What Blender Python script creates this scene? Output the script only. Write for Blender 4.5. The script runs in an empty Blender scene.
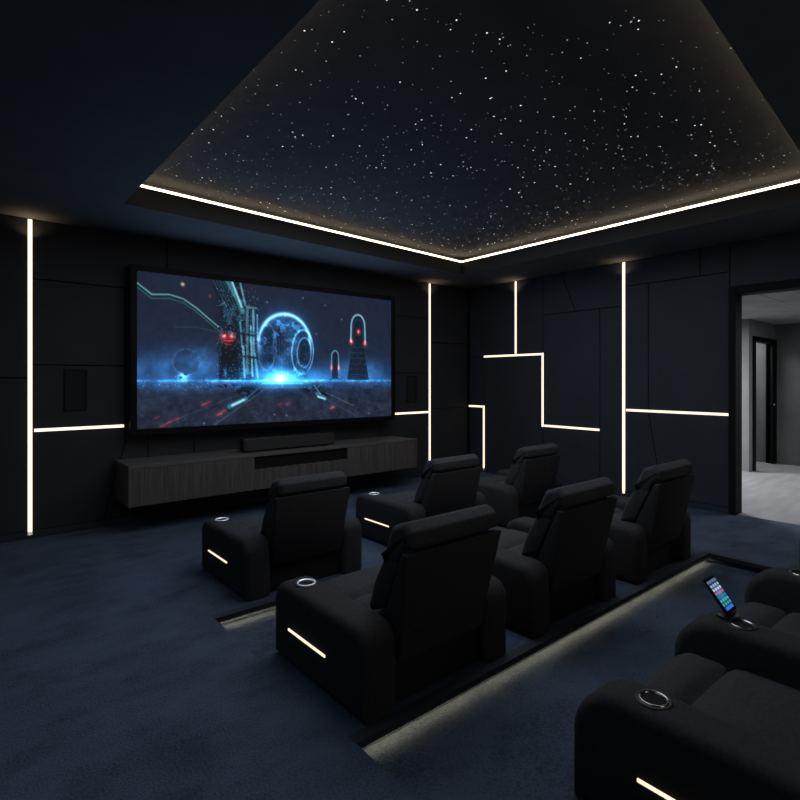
import bpy, bmesh, math, random
import numpy as np
from mathutils import Vector, Matrix

random.seed(7)
S = bpy.context.scene
COL = S.collection

# ------------------------------------------------------------------ materials
def nodes_of(name):
    m = bpy.data.materials.new(name); m.use_nodes = True
    nt = m.node_tree
    return m, nt, nt.nodes['Principled BSDF']

def mat(name, col, rough=0.6, metal=0.0, vary=0.25, scale=20.0, bump=0.0, bscale=300.0, spec=0.5, stretch=None, coat=0.0):
    m, nt, b = nodes_of(name)
    tc = nt.nodes.new('ShaderNodeTexCoord')
    src = tc.outputs['Object']
    if stretch:
        mp = nt.nodes.new('ShaderNodeMapping'); mp.inputs['Scale'].default_value = stretch
        nt.links.new(src, mp.inputs['Vector']); src = mp.outputs['Vector']
    n = nt.nodes.new('ShaderNodeTexNoise'); n.inputs['Scale'].default_value = scale
    n.inputs['Detail'].default_value = 5
    nt.links.new(src, n.inputs['Vector'])
    r = nt.nodes.new('ShaderNodeValToRGB')
    r.color_ramp.elements[0].position = 0.3; r.color_ramp.elements[1].position = 0.7
    r.color_ramp.elements[0].color = [c*(1-vary) for c in col]+[1]
    r.color_ramp.elements[1].color = [c*(1+vary) for c in col]+[1]
    nt.links.new(n.outputs['Fac'], r.inputs['Fac'])
    nt.links.new(r.outputs['Color'], b.inputs['Base Color'])
    b.inputs['Roughness'].default_value = rough
    b.inputs['Metallic'].default_value = metal
    b.inputs['Specular IOR Level'].default_value = spec
    b.inputs['Coat Weight'].default_value = coat
    if bump:
        n2 = nt.nodes.new('ShaderNodeTexNoise'); n2.inputs['Scale'].default_value = bscale
        n2.inputs['Detail'].default_value = 3
        nt.links.new(tc.outputs['Object'], n2.inputs['Vector'])
        bp = nt.nodes.new('ShaderNodeBump'); bp.inputs['Strength'].default_value = bump
        bp.inputs['Distance'].default_value = 0.01
        nt.links.new(n2.outputs['Fac'], bp.inputs['Height'])
        nt.links.new(bp.outputs['Normal'], b.inputs['Normal'])
    return m

def emit(name, col, strength):
    m, nt, b = nodes_of(name)
    b.inputs['Base Color'].default_value = (0.02, 0.02, 0.02, 1)
    b.inputs['Emission Color'].default_value = (*col, 1)
    b.inputs['Emission Strength'].default_value = strength
    return m

def carpet(name, c1, c2):
    m, nt, b = nodes_of(name)
    tc = nt.nodes.new('ShaderNodeTexCoord')
    big = nt.nodes.new('ShaderNodeTexNoise'); big.inputs['Scale'].default_value = 2.2; big.inputs['Detail'].default_value = 6
    big.inputs['Roughness'].default_value = 0.65
    mp = nt.nodes.new('ShaderNodeMapping'); mp.inputs['Scale'].default_value = (1.0, 1.5, 1.0)
    nt.links.new(tc.outputs['Object'], mp.inputs['Vector'])
    nt.links.new(mp.outputs['Vector'], big.inputs['Vector'])
    fine = nt.nodes.new('ShaderNodeTexNoise'); fine.inputs['Scale'].default_value = 95; fine.inputs['Detail'].default_value = 3
    nt.links.new(tc.outputs['Object'], fine.inputs['Vector'])
    add = nt.nodes.new('ShaderNodeMath'); add.operation = 'MULTIPLY_ADD'
    add.inputs[1].default_value = 0.75; nt.links.new(fine.outputs['Fac'], add.inputs[0]); nt.links.new(big.outputs['Fac'], add.inputs[2])
    r = nt.nodes.new('ShaderNodeValToRGB')
    r.color_ramp.elements[0].position = 0.62; r.color_ramp.elements[1].position = 1.12
    r.color_ramp.elements[0].color = (*c1, 1); r.color_ramp.elements[1].color = (*c2, 1)
    nt.links.new(add.outputs[0], r.inputs['Fac']); nt.links.new(r.outputs['Color'], b.inputs['Base Color'])
    b.inputs['Roughness'].default_value = 0.95; b.inputs['Specular IOR Level'].default_value = 0.15
    bp = nt.nodes.new('ShaderNodeBump'); bp.inputs['Strength'].default_value = 0.7; bp.inputs['Distance'].default_value = 0.01
    nt.links.new(fine.outputs['Fac'], bp.inputs['Height']); nt.links.new(bp.outputs['Normal'], b.inputs['Normal'])
    return m

M = {}
M['carpet'] = carpet('blue carpet', (0.024, 0.036, 0.060), (0.060, 0.085, 0.128))
M['panelA'] = mat('wall panel front', (0.022, 0.024, 0.029), 0.75, vary=0.12, scale=3, bump=0.04, spec=0.25)
M['panelB'] = mat('wall panel right', (0.026, 0.029, 0.039), 0.75, vary=0.12, scale=3, bump=0.04, spec=0.25)
M['black'] = mat('matte black', (0.004, 0.004, 0.005), 0.8, vary=0.1, spec=0.2)
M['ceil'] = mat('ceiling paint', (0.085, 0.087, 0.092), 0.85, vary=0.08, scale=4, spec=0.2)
M['lip'] = mat('shaded ceiling paint', (0.028, 0.027, 0.026), 0.85, vary=0.08, scale=4, spec=0.2)  # ceiling paint darkened: the lip face has its shade in the colour
M['star'] = mat('star panel', (0.075, 0.077, 0.082), 0.9, vary=0.08, scale=5, spec=0.2)
M['fabric'] = mat('charcoal fabric', (0.034, 0.036, 0.041), 0.9, vary=0.22, scale=60, bump=0.35, bscale=420, spec=0.25)
M['fabric_side'] = mat('charcoal fabric shell', (0.028, 0.028, 0.030), 0.92, vary=0.2, scale=60, bump=0.3, bscale=420, spec=0.2)
M['plinth'] = mat('dark plinth cloth', (0.016, 0.016, 0.017), 0.95, vary=0.2, scale=60, spec=0.2)
M['wood'] = mat('dark oak', (0.072, 0.065, 0.061), 0.6, vary=0.38, scale=5.0, stretch=(9, 9, 0.45), spec=0.3)
M['wood_top'] = mat('dark oak top', (0.085, 0.080, 0.076), 0.5, vary=0.25, scale=5.0, stretch=(0.5, 9, 9), spec=0.4)
M['frame'] = mat('black frame', (0.004, 0.004, 0.005), 0.6, vary=0.1, spec=0.12)
M['plastic'] = mat('black plastic', (0.012, 0.012, 0.013), 0.45, vary=0.15, spec=0.4)
M['grille'] = mat('speaker cloth', (0.007, 0.007, 0.008), 0.9, vary=0.3, scale=400, bump=0.3, bscale=900)
M['barcloth'] = mat('soundbar cloth', (0.020, 0.020, 0.021), 0.9, vary=0.3, scale=300, bump=0.3, bscale=900)
M['alu'] = mat('dark aluminium', (0.10, 0.10, 0.10), 0.4, 0.9, vary=0.1)
M['chrome'] = mat('brushed chrome', (0.62, 0.64, 0.68), 0.22, 1.0, vary=0.1)
M['trim'] = mat('dark nosing', (0.014, 0.019, 0.030), 0.8, vary=0.2, scale=90, bump=0.2)
M['concrete'] = mat('corridor concrete', (0.20, 0.20, 0.205), 0.85, vary=0.18, scale=1.8, bump=0.05, bscale=60)
M['concrete_dark'] = mat('corridor plaster', (0.105, 0.108, 0.108), 0.85, vary=0.2, scale=1.8)
M['corr_floor'] = mat('corridor floor', (0.205, 0.205, 0.21), 0.7, vary=0.16, scale=3.0, stretch=(0.5, 3, 1))
M['corr_ceil'] = mat('corridor ceiling', (0.30, 0.30, 0.30), 0.85, vary=0.15, scale=2.5)
M['led'] = emit('warm led', (1.0, 0.84, 0.62), 1.55)
M['cove'] = emit('cove led', (1.0, 0.78, 0.52), 6.5)
M['step'] = emit('step led', (1.0, 0.72, 0.40), 13.0)
M['chair_led'] = emit('chair led', (1.0, 0.84, 0.62), 1.2)
M['star1'] = emit('star bright', (1.0, 0.94, 0.86), 1.5)
M['star2'] = emit('star mid', (1.0, 0.95, 0.9), 0.6)
M['star3'] = emit('star dim', (0.9, 0.95, 1.0), 0.26)
# cup ring: lit chrome
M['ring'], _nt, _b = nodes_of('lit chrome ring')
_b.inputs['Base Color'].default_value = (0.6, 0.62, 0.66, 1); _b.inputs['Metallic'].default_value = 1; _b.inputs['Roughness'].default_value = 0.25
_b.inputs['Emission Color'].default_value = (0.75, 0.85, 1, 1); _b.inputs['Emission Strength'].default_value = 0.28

M['ring_dim'] = mat('grey chrome ring', (0.42, 0.41, 0.40), 0.2, 1.0, vary=0.1)  # greyer chrome for the back row cup rings

# ------------------------------------------------------------------ mesh helpers
def link(name, bm, m, parent=None, smooth=False):
    me = bpy.data.meshes.new(name)
    bm.normal_update()
    bm.to_mesh(me); bm.free()
    for mm in (m if isinstance(m, (list, tuple)) else [m]): me.materials.append(mm)
    if smooth:
        me.polygons.foreach_set('use_smooth', [True]*len(me.polygons))
        try: me.set_sharp_from_angle(angle=math.radians(42))
        except Exception: pass
    o = bpy.data.objects.new(name, me); COL.objects.link(o)
    if parent is not None: o.parent = parent
    return o

def empty(name, loc=(0, 0, 0), rz=0.0):
    o = bpy.data.objects.new(name, None); COL.objects.link(o)
    o.location = loc; o.rotation_euler = (0, 0, rz); o.empty_display_size = 0.1
    return o

def tag(o, label, cat, group=None, kind=None):
    o['label'] = label; o['category'] = cat
    if group: o['group'] = group
    if kind: o['kind'] = kind
    return o

def structure(o):
    o['kind'] = 'structure'; return o

def add_box(bm, x0, x1, y0, y1, z0, z1, bev=0.0, seg=2, mi=0):
    t = bmesh.new()
    bmesh.ops.create_cube(t, size=1)
    for v in t.verts:
        v.co = Vector(((x0+x1)/2+v.co.x*(x1-x0), (y0+y1)/2+v.co.y*(y1-y0), (z0+z1)/2+v.co.z*(z1-z0)))
    if bev: bmesh.ops.bevel(t, geom=list(t.edges), offset=bev, segments=seg, profile=0.5, affect='EDGES')
    merge(bm, t, mi)

def merge(bm, t, mi=0, M4=None):
    vm = {}
    for v in t.verts: vm[v] = bm.verts.new(M4 @ v.co if M4 else v.co)
    for f in t.faces:
        try:
            nf = bm.faces.new([vm[v] for v in f.verts]); nf.material_index = mi; nf.smooth = f.smooth
        except ValueError: pass
    t.free()

def prism(bm, pts, axis, a0, a1, bev=0.0, seg=3, mi=0, capbev=True):
    """pts: 2-D outline, extruded along axis ('x': pts=(y,z), 'y': pts=(x,z), 'z': pts=(x,y)) from a0 to a1."""
    def P(p, a):
        return {'x': (a, p[0], p[1]), 'y': (p[0], a, p[1]), 'z': (p[0], p[1], a)}[axis]
    t = bmesh.new()
    A = [t.verts.new(P(p, a0)) for p in pts]; B = [t.verts.new(P(p, a1)) for p in pts]
    fa = t.faces.new(A); fb = t.faces.new(B[::-1])
    n = len(pts)
    for i in range(n): t.faces.new([A[i], B[i], B[(i+1) % n], A[(i+1) % n]])
    bmesh.ops.recalc_face_normals(t, faces=t.faces)
    if bev:
        es = list({e for f in (fa, fb) for e in f.edges})
        bmesh.ops.bevel(t, geom=es, offset=bev, segments=seg, profile=0.5, affect='EDGES')
    merge(bm, t, mi)

def rounded(pts, radii, n=6):
    out = []
    N = len(pts)
    for i, p in enumerate(pts):
        r = radii[i]
        p = Vector(p); a = Vector(pts[i-1]); b = Vector(pts[(i+1) % N])
        if r <= 0: out.append(tuple(p)); continue
        da = (a-p).normalized(); db = (b-p).normalized()
        ang = da.angle(db); d = r/math.tan(ang/2)
        c = p+(da+db).normalized()*(r/math.sin(ang/2))
        s = p+da*d; e = p+db*d
        v0 = s-c; v1 = e-c
        tot = v0.angle_signed(v1)
        for k in range(n+1):
            th = tot*k/n
            # angle_signed is clockwise-positive
            ca, sa = math.cos(-th), math.sin(-th)
            out.append((c.x+v0.x*ca-v0.y*sa, c.y+v0.x*sa+v0.y*ca))
    return out

def lathe(bm, prof, cx, cy, cz, n=28, mi=0, close=False):
    rings = []
    for r, z in prof:
        rings.append([bm.verts.new((cx+r*math.cos(2*math.pi*k/n), cy+r*math.sin(2*math.pi*k/n), cz+z)) for k in range(n)])
    for a, b in zip(rings, rings[1:]):
        for k in range(n):
            f = bm.faces.new([a[k], a[(k+1) % n], b[(k+1) % n], b[k]]); f.material_index = mi; f.smooth = True
    if close:
        f = bm.faces.new(rings[-1]); f.material_index = mi

def dup(root, loc, rz=None, label=None, name=None):
    r = root.copy(); COL.objects.link(r); r.location = loc
    if rz is not None: r.rotation_euler = (0, 0, rz)
    if label: r['label'] = label
    for ch in list(root.children):
        c = ch.copy(); COL.objects.link(c); c.parent = r
        for g in list(ch.children):
            d = g.copy(); COL.objects.link(d); d.parent = c
    return r

# ------------------------------------------------------------------ room dimensions (metres)
CAM_H = 1.55
H = 3.13                    # soffit height
XB = 6.85                   # right wall face
YA = 6.30                   # screen wall face
XL, YN = -3.0, -3.2         # left wall, rear wall
P2 = (1.31, 5.16, -2.2, 1.846)     # sunken pit with the third row: x0,x1,y0,y1
P1 = (1.29, 5.16, 2.76, 3.40)    # sunken strip between rows one and two
PIT = -0.078

# ---- floor
bm = bmesh.new()
xs = sorted({XL, P2[0], P1[0], P2[1], XB+0.2}); ys = sorted({YN, P2[2], P2[3], P1[2], P1[3], YA})
def inpit(x, y):
    for p in (P1, P2):
        if p[0] < x < p[1] and p[2] < y < p[3]: return True
    return False
vc = {}
def V(x, y, z):
    k = (round(x, 4), round(y, 4), round(z, 4))
    if k not in vc: vc[k] = bm.verts.new((x, y, z))
    return vc[k]
for x0, x1 in zip(xs, xs[1:]):
    for y0, y1 in zip(ys, ys[1:]):
        if not inpit((x0+x1)/2, (y0+y1)/2):
            bm.faces.new([V(x0, y0, 0), V(x1, y0, 0), V(x1, y1, 0), V(x0, y1, 0)])
for (x0, x1, y0, y1) in (P1, P2):
    yr = y1+0.04                       # the riser sits back under the nosing
    xr = x1+0.03
    for q in ([(x0, y0, PIT), (xr, y0, PIT), (xr, yr, PIT), (x0, yr, PIT)],
              [(x0, yr, PIT), (xr, yr, PIT), (xr, yr, -0.012), (x0, yr, -0.012)],
              [(x0, y0, PIT), (x0, yr, PIT), (x0, yr, 0), (x0, y0, 0)],
              [(xr, y0, PIT), (xr, y0, -0.012), (xr, yr, -0.012), (xr, yr, PIT)],
              [(x0, y0, PIT), (x0, y0, 0), (xr, y0, 0), (xr, y0, PIT)]):
        bm.faces.new([bm.verts.new(c) for c in q])
floor = structure(link('floor', bm, M['carpet']))

# ---- nosings (dark trim on the step edges) and step lights
def nosing(n, x0, x1, y0, y1):
    bm = bmesh.new()
    if y1-y0 < 0.1: prism(bm, [(y0, -0.032), (y0+0.008, -0.032), (y0+0.008, -0.010), (y1, -0.010), (y1, 0.003), (y0, 0.003)], 'x', x0, x1)
    else: add_box(bm, x0, x1, y0, y1, -0.036, 0.003, 0.004)
    return structure(link(n, bm, M['trim']))
nosing('trim_1', P1[0]-0.0, P1[1]+0.035, P1[3], P1[3]+0.06)
nosing('trim_2', P2[0]-0.0, P2[1]+0.035, P2[3], P2[3]+0.06)
nosing('trim_3', P2[1], P2[1]+0.055, P2[2], P2[3]+0.0)
def step_light(x0, x1, y, label):
    t = empty('step_light', ((x0+x1)/2, y, -0.06)); w = (x1-x0)/2
    tag(t, label, 'light', 'light strips under the step edges')
    bm = bmesh.new(); add_box(bm, -w, w, 0.010, 0.030, 0.034, 0.046); link('channel', bm, M['alu'], t)
    bm = bmesh.new(); add_box(bm, -w+0.004, w-0.004, 0.010, 0.026, 0.031, 0.035); link('diffuser', bm, M['step'], t)
    return t
step_light(P1[0]+0.02, P1[1]-0.02, P1[3], 'warm light strip under the carpet step edge behind the front row of recliners')
step_light(P2[0]+0.02, P2[1]-0.02, P2[3], 'long warm light strip under the carpet step edge behind the middle row of recliners')

# ---- walls: a black backing with panels on it
def wall(name, verts):
    bm = bmesh.new()
    for q in verts: bm.faces.new([bm.verts.new(c) for c in q])
    return structure(link(name, bm, M['black']))

GAP = 0.0045
def shrink(pts, d):
    n = len(pts); out = []
    area = sum(pts[i][0]*pts[(i+1) % n][1]-pts[(i+1) % n][0]*pts[i][1] for i in range(n))
    sg = 1 if area > 0 else -1
    for i in range(n):
        a, p, b = Vector(pts[i-1]), Vector(pts[i]), Vector(pts[(i+1) % n])
        e0 = (p-a).normalized(); e1 = (b-p).normalized()
        n0 = Vector((-e0.y, e0.x))*sg; n1 = Vector((-e1.y, e1.x))*sg
        k = 1+n0.dot(n1)
        out.append(tuple(p+(n0+n1)*d/k))
    return out
def rect(a0, a1, b0, b1): return [(a0, b0), (a1, b0), (a1, b1), (a0, b1)]

front = wall('wall_front', [[(XL-0.03, YA+0.026, -0.12), (XB+0.03, YA+0.026, -0.12), (XB+0.03, YA+0.026, H+0.02), (XL-0.03, YA+0.026, H+0.02)]])
def panel_A(pts):
    bm = bmesh.new(); prism(bm, shrink(pts, GAP), 'y', YA, YA+0.025, 0.004, 2); link('wall_panel', bm, M['panelA'], front)
BZ = 0.07
for pts in [rect(XL, -1.4, BZ, 1.57), rect(XL, -1.4, 1.57, H), rect(-1.4, 0.562, BZ, 1.57), rect(-1.4, 0.562, 1.57, H),
            [(0.562, BZ), (1.20, BZ), (1.41, 0.88), (1.41, 1.055), (0.562, 1.055)], rect(0.562, 1.41, 1.055, 1.70), rect(0.562, 1.41, 1.70, 2.545),
            rect(0.562, 1.842, 2.545, H), rect(1.842, 4.68, 2.545, H), rect(4.68, 5.935, 2.545, H),
            [(1.20, BZ), (1.64, BZ), (1.64, 1.10), (1.41, 1.10), (1.41, 0.88)], rect(1.64, 2.143, BZ, 1.10), rect(2.143, 3.3, BZ, 1.10), rect(3.3, 4.9, BZ, 1.10),
            rect(4.9, 5.935, BZ, 1.05), rect(1.41, 4.9, 1.10, 2.545), rect(4.9, 5.935, 1.05, 1.66), rect(4.9, 5.935, 1.66, 2.545),
            rect(5.935, XB-0.03, BZ, 1.08), rect(5.935, XB-0.03, 1.08, 2.17), rect(5.935, XB-0.03, 2.17, H)]:
    panel_A(pts)

DY0, DY1, DZ = 0.95, 2.165, 2.53        # doorway in the right wall
XBB = XB+0.026
right = wall('wall_right', [
    [(XBB, DY1, -0.12), (XBB, YA+0.026, -0.12), (XBB, YA+0.026, H+0.02), (XBB, DY1, H+0.02)],
    [(XBB, DY0, DZ), (XBB, DY1, DZ), (XBB, DY1, H+0.02), (XBB, DY0, H+0.02)],
    [(XBB, YN, -0.12), (XBB, DY0, -0.12), (XBB, DY0, H+0.02), (XBB, YN, H+0.02)],
    [(XB+0.18, DY1, -0.12), (XB+0.18, YA, -0.12), (XB+0.18, YA, H), (XB+0.18, DY1, H)],
    [(XB+0.18, DY0, DZ), (XB+0.18, DY1, DZ), (XB+0.18, DY1, H), (XB+0.18, DY0, H)],
    [(XB+0.18, YN, -0.12), (XB+0.18, DY0, -0.12), (XB+0.18, DY0, H), (XB+0.18, YN, H)]])
def panel_B(pts):
    bm = bmesh.new(); prism(bm, shrink(pts, GAP), 'x', XB, XB+0.025, 0.004, 2); link('wall_panel', bm, M['panelB'], right)
for pts in [rect(5.94, YA-0.03, BZ, 1.10), rect(5.94, YA-0.03, 1.10, 1.94), rect(5.275, YA-0.03, 1.94, H), rect(4.77, 5.275, 1.94, H),
            rect(4.77, 5.94, BZ, 1.94),
            [(4.77, 2.54), (4.77, H), (4.455, H), (4.215, 2.54)], [(4.215, 2.54), (4.455, H), (3.494, H), (3.494, 2.54)],
            rect(3.84, 4.77, 0.855, 2.54), rect(3.84, 4.77, BZ, 0.855), rect(3.494, 3.84, BZ, 2.54),
            rect(2.55, 3.494, 2.80, H), rect(2.23, 2.55, 2.80, H), rect(3.17, 3.494, 1.145, 2.80), rect(2.23, 3.17, 1.145, 2.80),
            [(3.494, 1.145), (3.17, 1.145), (2.99, BZ), (3.494, BZ)], [(3.17, 1.145), (2.23, 1.145), (2.23, BZ), (2.99, BZ)],
            rect(0.8, 2.23, 2.62, H), rect(-1.2, 0.8, 2.62, H), rect(-1.2, 0.82, BZ, 2.62), rect(YN, -1.2, BZ, H)]:
    panel_B(pts)

# rear and left walls close the room behind the camera
left = structure(link('wall_left', (lambda b: (add_box(b, XL-0.12, XL, YN-0.1, YA+0.05, -0.12, H+0.3), b)[1])(bmesh.new()), M['panelA']))
back = structure(link('wall_back', (lambda b: (add_box(b, XL-0.1, XB+0.2, YN-0.12, YN, -0.12, H+0.3), b)[1])(bmesh.new()), M['panelA']))

# baseboards
def box_obj(name, m, *a, bev=0.0, parent=None):
    bm = bmesh.new(); add_box(bm, *a, bev); return link(name, bm, m, parent)
structure(box_obj('baseboard_front', M['trim'], XL, XB, YA-0.012, YA+0.024, 0.0, BZ, bev=0.003))
structure(box_obj('baseboard_right', M['trim'], XB-0.012, XB+0.024, DY1+0.075, YA-0.012, 0.0, BZ, bev=0.003))

# doorway lining
d = structure(link('door_1', bmesh.new(), M['black']))
box_obj('door_jamb', M['black'], XB-0.02, XB+0.19, DY1, DY1+0.075, 0.0, DZ+0.09, bev=0.004, parent=d)
box_obj('door_jamb', M['black'], XB-0.02, XB+0.19, DY0-0.11, DY0, 0.0, DZ+0.09, bev=0.004, parent=d)
box_obj('door_head', M['black'], XB-0.02, XB+0.19, DY0, DY1, DZ, DZ+0.09, bev=0.004, parent=d)

# ------------------------------------------------------------------ ceiling with tray
TQ = [(1.155, 5.22), (5.83, 5.50), (5.77, 1.11), (1.165, 0.80)]       # opening of the tray
LIP = 0.18
def grow(q, d):
    return shrink(q, -d)
bm = bmesh.new()
outer = [(XL, YA), (XB, YA), (XB, YN), (XL, YN)]
o_v = [bm.verts.new((x, y, H)) for x, y in outer]; i_v = [bm.verts.new((x, y, H)) for x, y in TQ]
for k in range(4): bm.faces.new([o_v[k], o_v[(k+1) % 4], i_v[(k+1) % 4], i_v[k]])
g1 = grow(TQ, 0.05); g2 = grow(TQ, 0.16)
def ring(q, z): return [bm.verts.new((x, y, z)) for x, y in q]
r1 = ring(TQ, H+LIP); r2 = ring(g2, H+LIP); r3 = ring(g2, H+0.32)
for a, b in ((i_v, r1), (r1, r2), (r2, r3)):
    for k in range(4):
        f = bm.faces.new([a[k], a[(k+1) % 4], b[(k+1) % 4], b[k]])
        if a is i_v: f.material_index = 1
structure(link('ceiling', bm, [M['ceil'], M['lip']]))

# star panel
ZS = H+0.285
sp = empty('star_ceiling_panel', (3.48, 3.15, ZS))
tag(sp, 'dark star field panel with fibre optic lights inside the lit ceiling tray', 'ceiling panel')
bm = bmesh.new(); prism(bm, [(x-3.48, y-3.15) for x, y in grow(TQ, 0.155)], 'z', 0.0, 0.03)
link('panel', bm, M['star'], sp)
def in_quad(x, y):
    n = 4; q = grow(TQ, 0.1); s = []
    for i in range(n):
        ax, ay = q[i]; bx, by = q[(i+1) % n]
        s.append((bx-ax)*(y-ay)-(by-ay)*(x-ax))
    return all(v <= 0 for v in s) or all(v >= 0 for v in s)
stars = []
while len(stars) < 1500:
    x, y = random.uniform(0.9, 6.1), random.uniform(0.6, 5.8)
    if not in_quad(x, y): continue
    t = random.random()
    r, k = (0.0075, 0) if t < 0.16 else ((0.006, 1) if t < 0.55 else (0.005, 2))
    dep = 0.643*x+0.766*y
    r *= random.uniform(0.7, 1.15)*(0.30+0.10*dep)
    stars.append((r/dep, r, x-3.48, y-3.15, k))
stars.sort(reverse=True)
SM = [M['star1'], M['star2'], M['star3']]
def disc(bm, x, y, r, mi=0):
    f = bm.faces.new([bm.verts.new((x+r*math.cos(a), y-r*math.sin(a), -0.0015)) for a in [k*math.pi/4 for k in range(8)]])
    f.material_index = mi
for s in stars[:100]:
    bm = bmesh.new(); disc(bm, s[2], s[3], s[1]); link('star_light', bm, SM[s[4]], sp)
bm = bmesh.new()
for s in stars[100:]: disc(bm, s[2], s[3], s[1], s[4])
o = link('star_lights', bm, SM, sp); o['kind'] = 'stuff'

# cove light strips on the lip of the tray
def bar_between(a, b, w, z0, z1, inset=0.0):
    a, b = Vector(a), Vector(b); d = (b-a).normalized(); n = Vector((-d.y, d.x))
    bm = bmesh.new()
    a2, b2 = a+d*inset, b-d*inset
    prism(bm, [tuple(a2-n*w/2), tuple(b2-n*w/2), tuple(b2+n*w/2), tuple(a2+n*w/2)], 'z', z0, z1)
    return bm
gq = grow(TQ, 0.014)
cl = ['warm cove light strip along the screen side of the ceiling tray',
      'warm cove light strip along the right hand wall side of the ceiling tray',
      'warm cove light strip hidden along the near side of the ceiling tray',
      'warm cove light strip hidden along the left side of the ceiling tray']
for k in range(4):
    a, b = gq[k], gq[(k+1) % 4]
    c = ((a[0]+b[0])/2, (a[1]+b[1])/2)
    t = empty('cove_light_strip', (c[0], c[1], H+LIP)); tag(t, cl[k], 'light', 'cove light strips round the ceiling tray')
    A = (a[0]-c[0], a[1]-c[1]); B = (b[0]-c[0], b[1]-c[1])
    link('channel', bar_between(A, B, 0.026, 0.0, 0.006, 0.0), M['alu'], t)
    link('diffuser', bar_between(A, B, 0.022, 0.006, 0.029, 0.012), M['cove'], t)

# ------------------------------------------------------------------ wall light strips
def strip(wallname, p, q, label, w=0.045):
    """straight strip from p to q given as (along wall, z)"""
    c = ((p[0]+q[0])/2, (p[1]+q[1])/2)
    vert = abs(p[0]-q[0]) < abs(p[1]-q[1])
    ha = w/2 if vert else abs(p[0]-q[0])/2
    hz = abs(p[1]-q[1])/2 if vert else w/2
    if wallname == 'A':
        t = empty('light_strip', (c[0], YA, c[1]))
        bx = lambda k, y0, y1: (-ha+k, ha-k, y0, y1, -hz+k, hz-k)
    else:
        t = empty('light_strip', (XB, c[1-1], c[1]))
        bx = lambda k, y0, y1: (y0, y1, -ha+k, ha-k, -hz+k, hz-k)
    tag(t, label, 'light', 'warm light strips set in the wall panels')
    bm = bmesh.new(); add_box(bm, *bx(0.0, -0.004, 0.02)); link('channel', bm, M['trim'], t)
    bm = bmesh.new(); add_box(bm, *bx(0.004, -0.012, -0.003)); link('diffuser', bm, M['led'], t)
    return t
strip('A', (0.562, 0.03), (0.562, H-0.004), 'full height vertical light strip on the screen wall left of the screen', 0.044)
strip('A', (0.592, 1.055), (1.40, 1.055), 'short horizontal light strip between tall strip and the left edge of the screen', 0.038)
strip('A', (5.04, 1.03), (5.895, 1.03), 'short horizontal light strip just right of the screen', 0.038)
strip('A', (5.92, 0.03), (5.92, H-0.004), 'full height vertical light strip on the screen wall right of the screen', 0.042)
strip('B', (5.275, 1.965), (5.275, H-0.004), 'vertical light strip dropping from the ceiling to the stepped strip on the right wall', 0.038)
strip('B', (4.79, 1.945), (5.94, 1.945), 'upper horizontal strip of the stepped light line on the right wall', 0.038)
strip('B', (4.77, 0.835), (4.77, 1.968), 'vertical middle strip of the stepped light line on the right wall', 0.038)
strip('B', (3.84, 0.858), (4.745, 0.858), 'lower horizontal strip of the stepped light line on the right wall', 0.038)
strip('B', (3.494, 0.03), (3.494, H-0.004), 'full height vertical light strip on the right wall, nearest the doorway', 0.044)
strip('B', (2.235, 1.150), (3.464, 1.150), 'horizontal light strip running from the tall strip towards the doorway', 0.038)
strip('B', (5.965, 1.10), (6.28, 1.10), 'very short horizontal light strip beside the room corner', 0.038)
strip('B', (5.94, 0.03), (5.94, 1.123), 'low vertical light strip near the room corner behind the front row', 0.038)

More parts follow.
